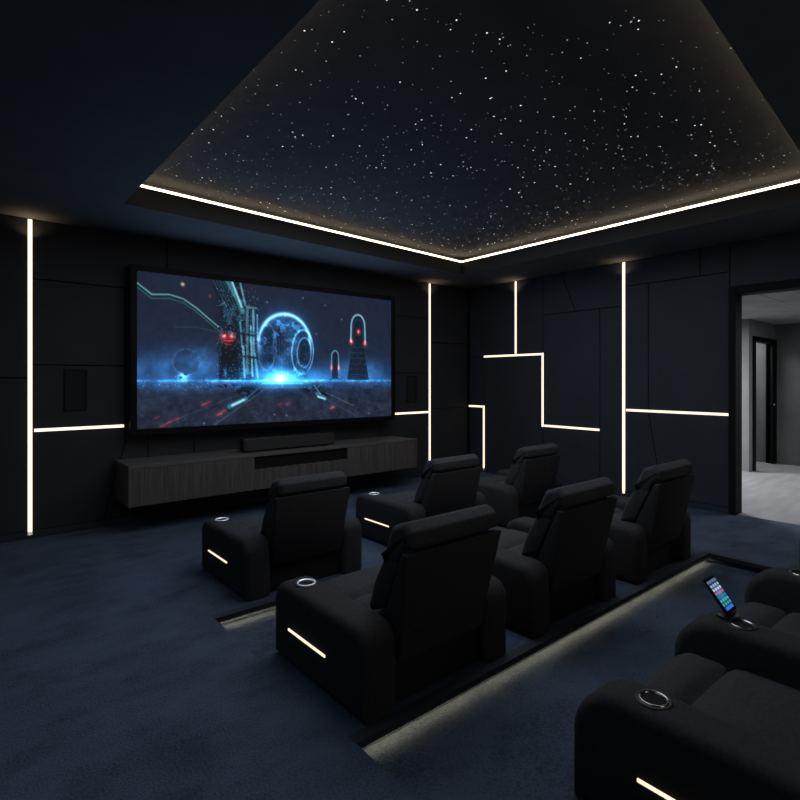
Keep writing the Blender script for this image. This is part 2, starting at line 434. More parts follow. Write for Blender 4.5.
# ------------------------------------------------------------------ screen
PW, PH = 470, 240
AS = 3.46/1.76
def paint():
    u = np.linspace(0, 1, PW+1); v = np.linspace(0, 1, PH+1)
    U, Vv = np.meshgrid(u, v)
    U = U/0.962
    X = U*AS; Y = Vv                       # v downwards
    rng = np.random.RandomState(3)
    def noise(sx, sy, oct=4):
        out = np.zeros_like(X); amp = 1; tot = 0
        for o in range(oct):
            nx, ny = int(sx*2**o)+2, int(sy*2**o)+2
            g = rng.rand(ny+1, nx+1)
            gx = U*0.962*(nx-1); gy = Vv*(ny-1)
            i = np.minimum(gx.astype(int), nx-1); j = np.minimum(gy.astype(int), ny-1)
            fx = gx-i; fy = gy-j; fx = fx*fx*(3-2*fx); fy = fy*fy*(3-2*fy)
            out += amp*((g[j, i]*(1-fx)+g[j, i+1]*fx)*(1-fy)+(g[j+1, i]*(1-fx)+g[j+1, i+1]*fx)*fy)
            tot += amp; amp *= 0.5
        return out/tot
    def hexc(r, g, b): return np.array([r, g, b])/255.0
    img = np.zeros((PH+1, PW+1, 3))
    HZN = 0.69
    sky = hexc(29, 38, 58); skyl = hexc(30, 52, 84)
    t = np.clip(Y/HZN, 0, 1)[..., None]
    img[:] = sky*(1-t**3)+skyl*t**3
    n1 = noise(7, 5); n2 = noise(24, 14); n3 = noise(60, 30)
    def add(mask, col): 
        img[:] = img+mask[..., None]*np.array(col)/255.0
    def over(mask, col):
        mm = np.clip(mask, 0, 1)[..., None]
        img[:] = img*(1-mm)+mm*np.array(col)/255.0
    def g(x, y, sx, sy): return np.exp(-((X-x*AS)/sx)**2-((Y-y)/sy)**2)
    def seg(x0, y0, x1, y1):
        ax, bx = x0*AS, x1*AS
        dx, dy = bx-ax, y1-y0; L = dx*dx+dy*dy+1e-9
        k = np.clip(((X-ax)*dx+(Y-y0)*dy)/L, 0, 1)
        return np.hypot(X-ax-k*dx, Y-y0-k*dy)
    def line(pts, w, col, soft=0.6, a=1.0):
        dmin = None
        for (x0, y0), (x1, y1) in zip(pts, pts[1:]):
            q = seg(x0, y0, x1, y1); dmin = q if dmin is None else np.minimum(dmin, q)
        over(a*np.clip((w-dmin)/(w*soft)+0.0, 0, 1), col)
    def poly(pts, col, a=1.0):
        ins = np.zeros_like(X, bool); n = len(pts)
        for i in range(n):
            x0, y0 = pts[i]; x1, y1 = pts[(i+1) % n]
            c = ((y0 > Vv) != (y1 > Vv)) & (U < (x1-x0)*(Vv-y0)/((y1-y0) or 1e-9)+x0)
            ins ^= c
        over(a*ins.astype(float), col)
    # mist
    above = (Y < HZN+0.01)
    add(above*np.exp(-((Y-0.66)/0.09)**2)*np.clip(n1*1.9-0.45, 0, 1), (24, 62, 100))
    add(above*g(0.15, 0.6, 0.26, 0.10)*n2, (30, 75, 120))
    add(above*g(0.87, 0.62, 0.22, 0.09)*n2, (40, 95, 150))
    add(g(0.2, 0.52, 0.12, 0.07)*n3, (20, 50, 70))
    # faint far globe, left
    rr = np.hypot(X-0.155*AS, Y-0.57)
    over(0.25*(rr < 0.085), (24, 36, 54)); add(np.exp(-((rr-0.085)/0.006)**2)*0.5*(Y < HZN)*(n3 > 0.48), (22, 40, 55))
    # machine mass
    over(np.clip(1-np.abs(X-0.30*AS)/(0.06*AS), 0, 1)*(Y < HZN)*(Y > 0.05)*0.5, (18, 24, 34))
    poly([(0.24, 0.0), (0.355, 0.0), (0.38, 0.17), (0.40, 0.22), (0.40, HZN), (0.27, HZN), (0.265, 0.45), (0.285, 0.32)], (20, 29, 42), 0.85)
    add((n3 > 0.58)*(U > 0.27)*(U < 0.40)*(Y < HZN)*(Y > 0.03)*0.6, (25, 55, 70))
    for k in range(6):
        line([(0.245+0.012*k, 0.0), (0.30+0.012*k, 0.20)], 0.006, (52, 96, 112), a=0.5)
    line([(0.30, 0.0), (0.34, 0.13), (0.352, 0.20)], 0.028, (70, 140, 160), a=0.75)
    line([(0.315, 0.0), (0.35, 0.17)], 0.010, (150, 215, 230))
    line([(0.345, 0.0), (0.365, 0.16)], 0.010, (90, 165, 190), a=0.8)
    for x0, y0, x1, y1, w, c in [(0.372, 0.17, 0.372, 0.64, 0.014, (80, 130, 150)), (0.395, 0.19, 0.397, 0.50, 0.012, (105, 170, 195)),
                                 (0.385, 0.30, 0.392, 0.66, 0.010, (120, 200, 230)), (0.345, 0.28, 0.352, 0.45, 0.010, (80, 150, 180)),
                                 (0.356, 0.45, 0.362, 0.67, 0.012, (110, 190, 220)), (0.41, 0.22, 0.412, 0.40, 0.008, (90, 150, 180)),
                                 (0.335, 0.5, 0.343, 0.68, 0.008, (60, 110, 140)), (0.40, 0.5, 0.413, 0.67, 0.012, (100, 180, 215)),
                                 (0.372, 0.17, 0.405, 0.17, 0.010, (90, 140, 155)), (0.378, 0.34, 0.405, 0.35, 0.008, (40, 70, 90)),
                                 (0.345, 0.36, 0.40, 0.37, 0.012, (22, 32, 44)), (0.35, 0.52, 0.41, 0.53, 0.012, (22, 32, 44))]:
        line([(x0, y0), (x1, y1)], w, c, a=0.8)
    poly([(0.28, 0.44), (0.335, 0.42), (0.345, HZN), (0.265, HZN)], (15, 20, 30), 0.9)
    # red eyes
    for ex in (0.287, 0.312):
        add(g(ex, 0.385, 0.018, 0.02), (190, 34, 28)); add(g(ex, 0.382, 0.008, 0.007), (120, 120, 110))
    line([(0.284, 0.415), (0.315, 0.415)], 0.005, (220, 50, 40)); line([(0.289, 0.44), (0.311, 0.44)], 0.004, (150, 35, 35))
    add(g(0.30, 0.40, 0.07, 0.05)*0.35, (140, 20, 20))
    # cable arm
    arm = [(0.0, 0.09), (0.045, 0.155), (0.10, 0.145), (0.145, 0.165), (0.19, 0.22), (0.235, 0.29), (0.265, 0.335)]
    line(arm, 0.026, (26, 42, 50)); line([(a, b-0.014) for a, b in arm], 0.007, (92, 150, 160)); line([(a, b+0.012) for a, b in arm], 0.006, (50, 95, 105), a=0.8)
    line([(0.12, 0.34), (0.19, 0.335), (0.27, 0.36)], 0.006, (40, 62, 76), a=0.8)
    # dome
    cx, cy, R = 0.525, 0.425, 0.230
    sx = 0.232*2/(2*R)                    # slight horizontal squash
    rd = np.hypot((X-cx*AS)/0.94, Y-cy)
    inside = (rd < R)*(Y < HZN-0.01)
    over(inside*0.88, (22, 40, 66))
    add(inside*np.clip(n2*2.2-0.9, 0, 1), (30, 62, 95))
    add(inside*(n3 > 0.60)*np.clip((cy+0.02-Y)/0.2+0.4, 0, 1)*0.8, (30, 75, 110))
    ang = np.arctan2(cy-Y, X-cx*AS)
    up = np.clip(np.sin(ang)*0.75+0.42, 0, 1)
    add((Y < HZN)*np.exp(-((rd-R)/0.013)**2)*up, (150, 215, 245)); add((Y < HZN)*np.exp(-np.abs(rd-R)/0.04)*up*0.6, (25, 95, 165))
    # inner ring at the right of the dome
    for (ox, oy, rx, ry, w, s) in [(0.60, 0.475, 0.093, 0.17, 0.055, 0.9), (0.607, 0.48, 0.060, 0.115, 0.07, 0.7), (0.45, 0.45, 0.07, 0.17, 0.06, 0.35)]:
        e = np.hypot((X-ox*AS-0.12*(cy-Y)*0.3)/rx, (Y-oy)/ry)
        add((Y < HZN)*np.exp(-((e-1)/w)**2)*s*(0.55+0.45*n3), (100, 175, 215))
    e = np.hypot((X-0.606*AS)/0.055, (Y-0.48)/0.105); over((e < 1)*0.7, (20, 34, 56))
    over(g(0.605, 0.635, 0.05, 0.05)*1.2*(n3 > 0.4), (16, 30, 48)); add(g(0.59, 0.62, 0.05, 0.04)*(n3 > 0.58), (60, 130, 170))
    for k in range(10):
        xx = 0.475+0.012*k; line([(xx, 0.36+0.05*rng.rand()), (xx+0.004*(rng.rand()-0.5), 0.63)], 0.004, (70, 140, 185), a=0.30)
    # towers, right
    def arch(x, hw, top, bot):
        P = [(x-hw*1.06, bot)]
        for k in range(13):
            a = math.pi*(1-k/12); P.append((x+hw*math.cos(a), top+0.08*(hw/0.03)*(1-math.sin(a))))
        return P+[(x+hw*1.06, bot)]
    def tower(x, top, w, base, ht_line):
        hw = w/2
        poly([(x-hw*0.72, top+0.07), (x-hw*0.5, top+0.02), (x, top), (x+hw*0.5, top+0.02), (x+hw*0.72, top+0.07), (x+hw*0.85, top+0.28), (x+hw*1.5, base), (x-hw*1.5, base), (x-hw*0.85, top+0.28)], (20, 30, 46), 0.95)
    tower(0.862, 0.155, 0.075, HZN, 0); 
    line(arch(0.862, 0.0345, 0.15, 0.37), 0.011, (125, 195, 220), a=0.9)
    line(arch(0.862, 0.023, 0.19, 0.34), 0.005, (55, 85, 105), a=0.6)
    for k in range(6): line([(0.825-0.004*k, 0.42+0.045*k), (0.90+0.005*k, 0.42+0.045*k)], 0.004, (42, 66, 92), a=0.6)
    for ex, ey in ((0.829, 0.375), (0.897, 0.385), (0.864, 0.29)): 
        add(g(ex, ey, 0.018, 0.022), (245, 45, 35)); add(g(ex, ey, 0.006, 0.008), (80, 120, 110))
    tower(0.748, 0.455, 0.036, HZN-0.01, 0)
    line(arch(0.748, 0.0165, 0.455, 0.60), 0.008, (95, 155, 185), a=0.85)
    for ex in (0.732, 0.765): add(g(ex, 0.595, 0.012, 0.025), (200, 40, 40))
    # ground
    grd = Y > HZN
    depth = np.clip((Y-HZN)/(1-HZN), 0, 1)
    gcol = np.array([37, 44, 63])/255*(1-depth[..., None]*0.0)
    img[:] = np.where(grd[..., None], gcol, img)
    add(grd*(n2-0.5)*(1-depth*0.5), (26, 32, 44)); add(grd*(n3-0.5)*0.8, (20, 24, 34))
    add(grd*np.exp(-depth/0.16)*(0.5+n2), (14, 60, 105))
    over(grd*np.clip(1-np.abs(depth-0.30)/0.25, 0, 1)*np.clip(n1*2.2-0.7, 0, 1)*0.7, (20, 26, 40))
    for (x0, y0, x1, y1, w, c, a) in [(0.47, 0.72, 0.25, 1.0, 0.006, (66, 100, 122), .6), (0.44, 0.72, 0.08, 0.98, 0.005, (54, 70, 90), .6), (0.58, 0.72, 0.86, 0.99, 0.005, (60, 85, 105), .6),
                                      (0.55, 0.72, 0.72, 0.99, 0.005, (50, 66, 90), .6), (0.63, 0.73, 0.98, 0.9, 0.004, (50, 66, 86), .5), (0.40, 0.72, 0.02, 0.82, 0.004, (50, 68, 90), .5),
                                      (0.43, 0.715, 0.60, 0.715, 0.006, (90, 190, 235), .6), (0.42, 0.745, 0.64, 0.748, 0.005, (60, 130, 175), .5), (0.68, 0.77, 0.84, 0.90, 0.006, (110, 125, 140), .5)]:
        line([(x0, y0), (x1, y1)], w, c, a=a)
    for (rx, ry, ww, hh) in [(0.37, 0.765, 0.10, 0.035), (0.64, 0.76, 0.09, 0.03), (0.69, 0.80, 0.05, 0.02), (0.30, 0.73, 0.07, 0.012)]:
        over(g(rx, ry, ww, hh)*1.5*(n3 > 0.42), (14, 18, 27))
    add(g(0.655, 0.74, 0.08, 0.012)*(n3 > 0.55), (70, 130, 165))
    # horizon glow and portal
    hz = np.exp(-((Y-HZN-0.004)/0.010)**2); add(hz*(0.40+0.6*np.exp(-((U-0.5)/0.28)**2))*(0.15+1.2*n3*n2*2-0.2), (60, 150, 210))
    add(np.exp(-np.abs(Y-HZN)/0.035)*(0.5+0.5*n1)*0.6, (12, 52, 95))
    add(g(0.505, 0.665, 0.30, 0.075), (20, 95, 165)); add(g(0.505, 0.672, 0.13, 0.05), (60, 160, 225)); add(g(0.503, 0.675, 0.055, 0.032), (170, 180, 120))
    add(g(0.145, 0.665, 0.03, 0.02)*(n3 > 0.5)*1.5, (70, 150, 180)); add(g(0.29, 0.64, 0.01, 0.03), (40, 90, 130))
    # light streaks on the ground
    line([(0.305, 0.875), (0.365, 0.825)], 0.022, (60, 150, 180), a=0.8); line([(0.315, 0.868), (0.36, 0.83)], 0.010, (165, 240, 245))
    line([(0.37, 0.82), (0.42, 0.74)], 0.006, (70, 130, 160), a=0.6)
    line([(0.665, 0.80), (0.70, 0.835)], 0.022, (60, 140, 175), a=0.8); line([(0.668, 0.82), (0.70, 0.838)], 0.010, (160, 235, 245))
    line([(0.65, 0.73), (0.68, 0.80)], 0.006, (110, 180, 200), a=0.7)
    for (x, y, s) in [(0.27, 0.925, .9), (0.285, 0.905, .6), (0.215, 0.855, .7), (0.23, 0.84, .5), (0.10, 0.965, .6), (0.125, 0.945, .5), (0.735, 0.91, 1.), (0.50, 0.87, .45), (0.535, 0.87, .45), (0.06, 0.93, .3), (0.08, 0.985, .5)]:
        line([(x-0.010, y+0.008), (x+0.009, y-0.007)], 0.004, (190, 65, 65), a=0.8*s); add(g(x, y, 0.02, 0.016)*s*0.5, (190, 35, 35))
    for (x, y) in [(0.215, 0.985), (0.48, 0.945), (0.53, 0.955), (0.92, 0.97), (0.60, 0.06), (0.70, 0.10), (0.78, 0.2), (0.45, 0.12), (0.66, 0.33)]:
        add(g(x, y, 0.007, 0.007)*0.6, (110, 130, 150))
    add(g(0.143, 0.055, 0.012, 0.012), (200, 170, 140)); add(g(0.235, 0.115, 0.010, 0.012)*0.5, (170, 40, 40)); add(g(0.355, 0.06, 0.02, 0.015)*0.3, (120, 40, 40))
    sp_ = rng.rand(*X.shape)
    mach = ((U > 0.26)*(U < 0.42)*(Y < HZN)*(Y > 0.05)+((rd < R)*(Y < HZN))*0.7+(np.abs(Y-HZN-0.02) < 0.05)*0.6+(np.abs(U-0.862) < 0.05)*(Y > 0.36)*(Y < HZN)*0.5)
    add((sp_ > 0.972)*np.clip(mach, 0, 1)*0.8, (60, 125, 155))
    add((sp_ > 0.9965)*(Y > HZN)*0.5, (80, 110, 130))
    gr = rng.rand(*X.shape)
    img *= (0.80+0.22*n3+0.10*gr)[..., None]
    img = np.clip(img, 0, 1)
    lin = np.where(img <= 0.04045, img/12.92, ((img+0.055)/1.055)**2.4)
    return lin

def colour_grid(name, w, h, img, material_name, strength, parent, place):
    ny, nx = img.shape[0]-1, img.shape[1]-1
    bm = bmesh.new()
    me = bpy.data.meshes.new(name)
    co = np.array([place(w*(i/nx-0.5), h*(0.5-j/ny)) for j in range(ny+1) for i in range(nx+1)], dtype=np.float32)
    idx = np.arange((ny+1)*(nx+1)).reshape(ny+1, nx+1)
    quads = np.stack([idx[:-1, :-1], idx[1:, :-1], idx[1:, 1:], idx[:-1, 1:]], -1).reshape(-1, 4)
    bm.free()
    me.from_pydata(co.tolist(), [], quads.tolist())
    at = me.color_attributes.new('picture', 'FLOAT_COLOR', 'POINT')
    rgba = np.ones(((ny+1)*(nx+1), 4), np.float32); rgba[:, :3] = img.reshape(-1, 3)
    at.data.foreach_set('color', rgba.ravel())
    m, nt, b = nodes_of(material_name)
    a = nt.nodes.new('ShaderNodeAttribute'); a.attribute_name = 'picture'
    b.inputs['Base Color'].default_value = (0.006, 0.006, 0.007, 1); b.inputs['Roughness'].default_value = 0.6
    b.inputs['Specular IOR Level'].default_value = 0.1
    nt.links.new(a.outputs['Color'], b.inputs['Emission Color']); b.inputs['Emission Strength'].default_value = strength
    me.materials.append(m)
    o = bpy.data.objects.new(name, me); COL.objects.link(o); o.parent = parent
    return o

SW, SH = 3.45, 1.705
tv = empty('projection_screen', (3.22, 6.13, 1.873), math.radians(-1.4))
tag(tv, 'large wide black framed screen showing a blue science fiction landscape, on the front wall', 'screen')
bm = bmesh.new()
b_ = 0.065
for a in ((-SW/2-b_, SW/2+b_, SH/2, SH/2+b_), (-SW/2-b_, SW/2+b_, -SH/2-b_, -SH/2), (-SW/2-b_, -SW/2, -SH/2, SH/2), (SW/2, SW/2+b_, -SH/2, SH/2)):
    add_box(bm, a[0], a[1], -0.012, 0.085, a[2], a[3])
link('frame', bm, M['frame'], tv)
bm = bmesh.new(); add_box(bm, -SW/2, SW/2, 0.01, 0.08, -SH/2, SH/2); link('back_panel', bm, M['frame'], tv)
for a in ((0.5, 1.1, 0.17), (-1.1, -0.5, 0.13)):
    bm = bmesh.new(); add_box(bm, a[0], a[1], 0.08, a[2], -0.4, 0.4); link('wall_bracket', bm, M['plastic'], tv)
colour_grid('picture', SW, SH, paint(), 'screen picture', 1.0, tv, lambda x, z: (x, 0.0, z))

# ------------------------------------------------------------------ media console
CX0, CX1, CY0, CY1, CZ0, CZ1 = 1.31, 5.13, 5.72, YA-0.002, 0.285, 0.695
mc = empty('media_console', ((CX0+CX1)/2, CY0, CZ0))
tag(mc, 'long dark wood floating console with an open slot, on the wall below the screen', 'console')
ox = (CX0+CX1)/2
def cb(name, m, x0, x1, y0, y1, z0, z1, bev=0.003, parent=mc):
    bm = bmesh.new(); add_box(bm, x0-ox, x1-ox, y0-CY0, y1-CY0, z0-CZ0, z1-CZ0, bev); return link(name, bm, m, parent)
NX0, NX1 = 2.63, 3.92
cb('top', M['wood_top'], CX0, CX1, CY0, CY1, CZ1-0.03, CZ1)
bm = bmesh.new()
for a in ((CX0, CX0+0.03, CY0, CY1, CZ0, CZ1-0.03), (CX1-0.03, CX1, CY0, CY1, CZ0, CZ1-0.03), (CX0+0.03, CX1-0.03, CY0+0.02, CY1, CZ0, CZ0+0.03), (CX0+0.03, CX1-0.03, CY1-0.02, CY1, CZ0+0.03, CZ1-0.03),
          (NX0-0.02, NX0, CY0+0.022, CY1-0.02, CZ0+0.03, CZ1-0.03), (NX1, NX1+0.02, CY0+0.022, CY1-0.02, CZ0+0.03, CZ1-0.03), (NX0, NX1, CY0+0.022, CY1-0.02, 0.50, 0.52)):
    add_box(bm, a[0]-ox, a[1]-ox, a[2]-CY0, a[3]-CY0, a[4]-CZ0, a[5]-CZ0)
link('carcass', bm, M['wood'], mc)
cb('slot_shade', M['black'], NX0+0.001, NX1-0.001, CY0+0.024, CY1-0.03, 0.522, CZ1-0.032)  # solid black block in the slot, standing in for its inner shade
for x0, x1 in ((CX0+0.032, 1.935), (1.939, NX0-0.002), (NX1+0.002, 4.41), (4.414, CX1-0.032)):
    cb('door', M['wood'], x0, x1, CY0+0.001, CY0+0.020, CZ0+0.002, CZ1-0.033, 0.002)
cb('drawer', M['wood'], NX0, NX1, CY0+0.001, CY0+0.020, CZ0+0.002, 0.518, 0.002)

# soundbar on the console
sb = empty('soundbar', (3.205, 5.90, CZ1)); tag(sb, 'long dark grey soundbar standing on the console below the screen', 'soundbar')
bm = bmesh.new(); add_box(bm, -0.63, 0.63, 0.0, 0.12, 0.012, 0.165, 0.012, 3); link('housing', bm, M['plastic'], sb)
bm = bmesh.new(); add_box(bm, -0.61, 0.61, -0.006, 0.004, 0.022, 0.150, 0.003); link('grille', bm, M['barcloth'], sb)
for x in (-0.5, 0.5):
    bm = bmesh.new(); add_box(bm, x-0.05, x+0.05, 0.02, 0.10, 0.0, 0.014, 0.003); link('foot', bm, M['plastic'], sb)

# in-wall speakers
for x0, x1, z0, z1, side in ((0.846, 1.045, 1.235, 1.655, 'left'), (5.43, 5.63, 1.19, 1.615, 'right')):
    t = empty('wall_speaker', ((x0+x1)/2, YA, (z0+z1)/2)); hw, hz = (x1-x0)/2, (z1-z0)/2
    tag(t, f'black upright rectangular wall speaker to the {side} of the screen', 'speaker', 'wall speakers flanking the screen')
    bm = bmesh.new()
    for a in ((-hw, hw, hz-0.01, hz), (-hw, hw, -hz, -hz+0.01), (-hw, -hw+0.01, -hz+0.01, hz-0.01), (hw-0.01, hw, -hz+0.01, hz-0.01)):
        add_box(bm, a[0], a[1], -0.010, 0.01, a[2], a[3])
    link('frame', bm, M['frame'], t)
    bm = bmesh.new(); add_box(bm, -hw+0.01, hw-0.01, -0.006, 0.008, -hz+0.01, hz-0.01); link('grille', bm, M['grille'], t)

# ------------------------------------------------------------------ recliners
AH = 0.425
def arm_mesh(x0, x1, L, rf, rb, AH):
    bm = bmesh.new()
    prof = rounded([(0.0, 0.006), (L, 0.006), (L, AH), (0.0, AH)], [0.0, 0.0, rf, rb], 8)
    prism(bm, prof, 'x', x0, x1, 0.045, 4)
    return bm

def slab(bm, w0, w1, p0, p1, th, bev, seg=3, crown=0.0):
    """upright slab; bottom line p0=(y,z) width w0, top line p1 width w1, thickness th towards +Y"""
    d = (Vector(p1)-Vector(p0)).normalized(); n = Vector((d.y, -d.x))      # points to +y
    t = bmesh.new()
    pts = []
    for (p, w) in ((p0, w0), (p1, w1)):
        for k in (0, th):
            for s in (-1, 1): pts.append(t.verts.new((s*w/2, p[0]+n.x*k, p[1]+n.y*k)))
    f = lambda *i: t.faces.new([pts[j] for j in i])
    f(0, 1, 3, 2); f(4, 6, 7, 5); f(0, 4, 5, 1); f(2, 3, 7, 6); f(0, 2, 6, 4); f(1, 5, 7, 3)
    bmesh.ops.recalc_face_normals(t, faces=t.faces)
    bmesh.ops.bevel(t, geom=list(t.edges), offset=bev, segments=seg, profile=0.5, affect='EDGES')
    merge(bm, t)

def cushion(bm, x0, x1, y0, y1, z0, z1, bev, puff=0.02, n=8):
    """soft box: subdivided box, bevelled edges, swollen top"""
    t = bmesh.new()
    bmesh.ops.create_cube(t, size=1)
    bmesh.ops.subdivide_edges(t, edges=list(t.edges), cuts=n, use_grid_fill=True)
    hx, hy, hz = (x1-x0)/2, (y1-y0)/2, (z1-z0)/2
    for v in t.verts:
        c = v.co*2
        p = Vector((c.x*hx, c.y*hy, c.z*hz))
        q = Vector((max(-hx+bev, min(hx-bev, p.x)), max(-hy+bev, min(hy-bev, p.y)), max(-hz+bev, min(hz-bev, p.z))))
        dlt = p-q
        if dlt.length > 1e-6: p = q+dlt.normalized()*min(bev, max(abs(dlt.x), abs(dlt.y), abs(dlt.z)))
        if c.z > 0: p.z += puff*(1-c.x**2)*(1-c.y**2)*c.z
        if abs(c.y) > 0.9: p.y += math.copysign(puff*0.6*(1-c.x**2)*(1-c.z**2), c.y)
        v.co = p+Vector(((x0+x1)/2, (y0+y1)/2, (z0+z1)/2))
    merge(bm, t)

def make_recliner(W, L, cup_y, rf, right_arm=True, AH=0.425, ring='ring', seat=0.0, bw=1.0, bz=1.0, seam=0.46):
    t = empty('recliner')
    ix = W/2-0.205
    for s in ((-1, 1) if right_arm else (-1,)):
        x0, x1 = (-W/2, -ix) if s < 0 else (ix, W/2)
        a = link('arm', arm_mesh(x0, x1, L, rf, 0.10, AH), M['fabric_side'], t, True)
        if s > 0: continue
        cx = -(W/2-0.103)
        bm = bmesh.new()
        lathe(bm, [(0.064, -0.002), (0.064, 0.003), (0.051, 0.006), (0.051, 0.001)], cx, cup_y, AH, mi=2)
        lathe(bm, [(0.052, 0.002), (0.051, 0.009), (0.0465, 0.009), (0.043, 0.003)], cx, cup_y, AH, mi=0)
        lathe(bm, [(0.043, 0.003), (0.041, 0.0015)], cx, cup_y, AH, mi=1, close=True)
        link('cup_holder', bm, [M[ring], M['black'], M['plastic']], a)
        bm = bmesh.new(); add_box(bm, -W/2-0.006, -W/2+0.004, 0.345-0.03, 0.715-0.03, 0.47*AH-0.0065, 0.47*AH+0.0065, 0.002)
        link('light_bar', bm, M['chair_led'], a)
    bm = bmesh.new(); add_box(bm, -ix+0.002, ix-0.002, 0.055, L-0.10, 0.0, 0.235, 0.01); link('base', bm, M['plinth'], t)
    ys = 0.10+(L-0.16)*seam
    bm = bmesh.new(); cushion(bm, -ix+0.003, ix-0.003, 0.10, ys+0.045, 0.5*AH, 0.88*AH-seat, 0.05, 0.025); link('seat_cushion', bm, M['fabric'], t, True)
    bm = bmesh.new(); cushion(bm, -ix+0.003, ix-0.003, ys+0.04, L-0.06, 0.45*AH, 0.86*AH-seat, 0.06, 0.025); link('footrest_cushion', bm, M['fabric'], t, True)
    # back shell: reclined wedge, narrow between the arms and wider above them
    kz = AH/0.425*bz
    bm = bmesh.new()
    def loft(secs, bev):
        t2 = bmesh.new(); R_ = []
        for z, y0, y1, w in secs:
            R_.append([t2.verts.new((x, y, z*kz)) for x, y in ((-w/2, y0), (w/2, y0), (w/2, y1), (-w/2, y1))])
        for a, b in zip(R_, R_[1:]):
            for k in range(4): t2.faces.new([a[k], a[(k+1) % 4], b[(k+1) % 4], b[k]])
        t2.faces.new(R_[0]); t2.faces.new(R_[-1])
        bmesh.ops.recalc_face_normals(t2, faces=t2.faces)
        bmesh.ops.bevel(t2, geom=list(t2.edges), offset=bev, segments=2, profile=0.5, affect='EDGES')
        merge(bm, t2)
    wn = min(0.61, 2*ix)
    loft([(0.215, 0.016, 0.11, wn-0.024), (0.432, -0.034, 0.112, wn-0.010), (0.755, -0.092, -0.052, 0.675*bw)], 0.010)
    link('back_shell', bm, M['fabric_side'], t, True)
    yb = lambda z: 0.116-0.518*(z-0.432)
    yf = lambda z: 0.245-0.48*(z-0.44)
    bm = bmesh.new()
    def zs(pts): return [(y, z*kz) for y, z in pts]
    prof = rounded(zs([(yb(0.44)+0.002, 0.44), (yf(0.385)-0.012, 0.375), (yf(0.55)+0.005, 0.55), (yf(0.71)-0.006, 0.71), (yb(0.71)+0.004, 0.71)]), [0.008, 0.025, 0.0, 0.0, 0.0], 5)
    prism(bm, prof, 'x', -0.310*bw, 0.310*bw, 0.03, 4)
    link('back_cushion', bm, M['fabric'], t, True)
    bm = bmesh.new()
    prof = rounded(zs([(yb(0.675)+0.003, 0.675), (yf(0.675)+0.003, 0.675), (yf(0.80)+0.014, 0.79), (yf(0.86)+0.012, 0.872), (-0.035, 0.908), (-0.088, 0.868), (-0.092, 0.775), (yb(0.755)+0.006, 0.762)]),
                   [0.0, 0.006, 0.05, 0.03, 0.035, 0.03, 0.02, 0.0], 5)
    prism(bm, prof, 'x', -0.313*bw, 0.313*bw, 0.035, 5)
    for v in bm.verts:
        v.co.z -= 0.022*(v.co.x/0.31)**2*max(0, min(1, (v.co.z/kz-0.78)/0.1))
    link('headrest', bm, M['fabric'], t, True)
    return t

YR1, YR2, YR3 = 3.505, 1.90, 0.207
G1, G2, G3 = 'front row recliners', 'middle row recliners', 'back row recliners'
rec = make_recliner(1.02, 0.87, 0.675, 0.11, bw=0.94, bz=0.945)
rec2 = make_recliner(1.02, 0.87, 0.675, 0.11)
rec.location = (2.05, YR1, 0)
tag(rec, 'charcoal recliner at the left end of the front row, directly below the screen', 'recliner', G1)
for x, y, g_, lab in ((3.57, YR1-0.02, G1, 'charcoal recliner in the middle of the front row'),
                      (4.90, YR1-0.02, G1, 'charcoal recliner at the right end of the front row, near the stepped wall lights')):
    dup(rec, (x, y, 0), label=lab)
rec2.location = (1.895, YR2, 0)
tag(rec2, 'charcoal recliner at the left end of the middle row, its whole back in view', 'recliner', G2)
for x, lab in ((3.13, 'charcoal recliner in the centre of the middle row'),
               (4.43, 'charcoal recliner at the right end of the middle row, nearest the doorway')):
    dup(rec2, (x, YR2, 0), label=lab)
AH3 = 0.463
rec3 = make_recliner(1.112, 0.955, 0.675, 0.20, False, AH3, 'ring_dim', 0.085, seam=0.67)
rec3.location = (1.845+0.556, YR3, PIT)
tag(rec3, 'nearest charcoal recliner at bottom right, with lit side bar and chrome ringed cup holder', 'recliner', G3)
for x, z, lab in ((2.762+0.556, PIT, 'charcoal recliner in the back row with a phone propped on its arm'),
                  (3.78+0.556, PIT, 'charcoal recliner in the back row, beyond the one holding the phone'),
                  (5.02+0.556, 0.0, 'farthest charcoal recliner of the back row, only a sliver of its arm in frame')):
    r = dup(rec3, (x, YR3, z), label=lab)

# ------------------------------------------------------------------ phone on its stand
AZ = PIT+AH3+0.003
st = empty('phone_stand', (2.912, 0.955, AZ)); tag(st, 'small black phone stand on the recliner arm beside the cup holder', 'stand')
bm = bmesh.new(); lathe(bm, [(0.052, 0.0), (0.052, 0.008), (0.046, 0.013), (0.0005, 0.014)], 0, 0.0, 0, close=False); link('base', bm, M['plastic'], st, True)
tilt = math.radians(-38)
RT = Matrix.Rotation(tilt, 4, 'X')
tb = bmesh.new(); add_box(tb, -0.03, 0.03, 0.006, 0.014, -0.004, 0.09, 0.003); add_box(tb, -0.032, 0.032, -0.014, 0.012, -0.010, -0.001, 0.002)
bm = bmesh.new(); merge(bm, tb, 0, Matrix.Translation((0, -0.01, 0.020)) @ RT); link('cradle', bm, M['plastic'], st)
ph = empty('phone', (2.912, 0.940, AZ+0.026)); ph.rotation_euler = (tilt, 0, 0)
tag(ph, 'black phone with glowing blue screen tilted on a recliner arm in the back row', 'phone')
PHW, PHH = 0.122, 0.176
bm = bmesh.new(); prism(bm, rounded(rect(-PHW/2, PHW/2, 0.0, PHH), [0.012]*4, 5), 'y', -0.006, 0.005, 0.002, 2); link('body', bm, M['frame'], ph, True)
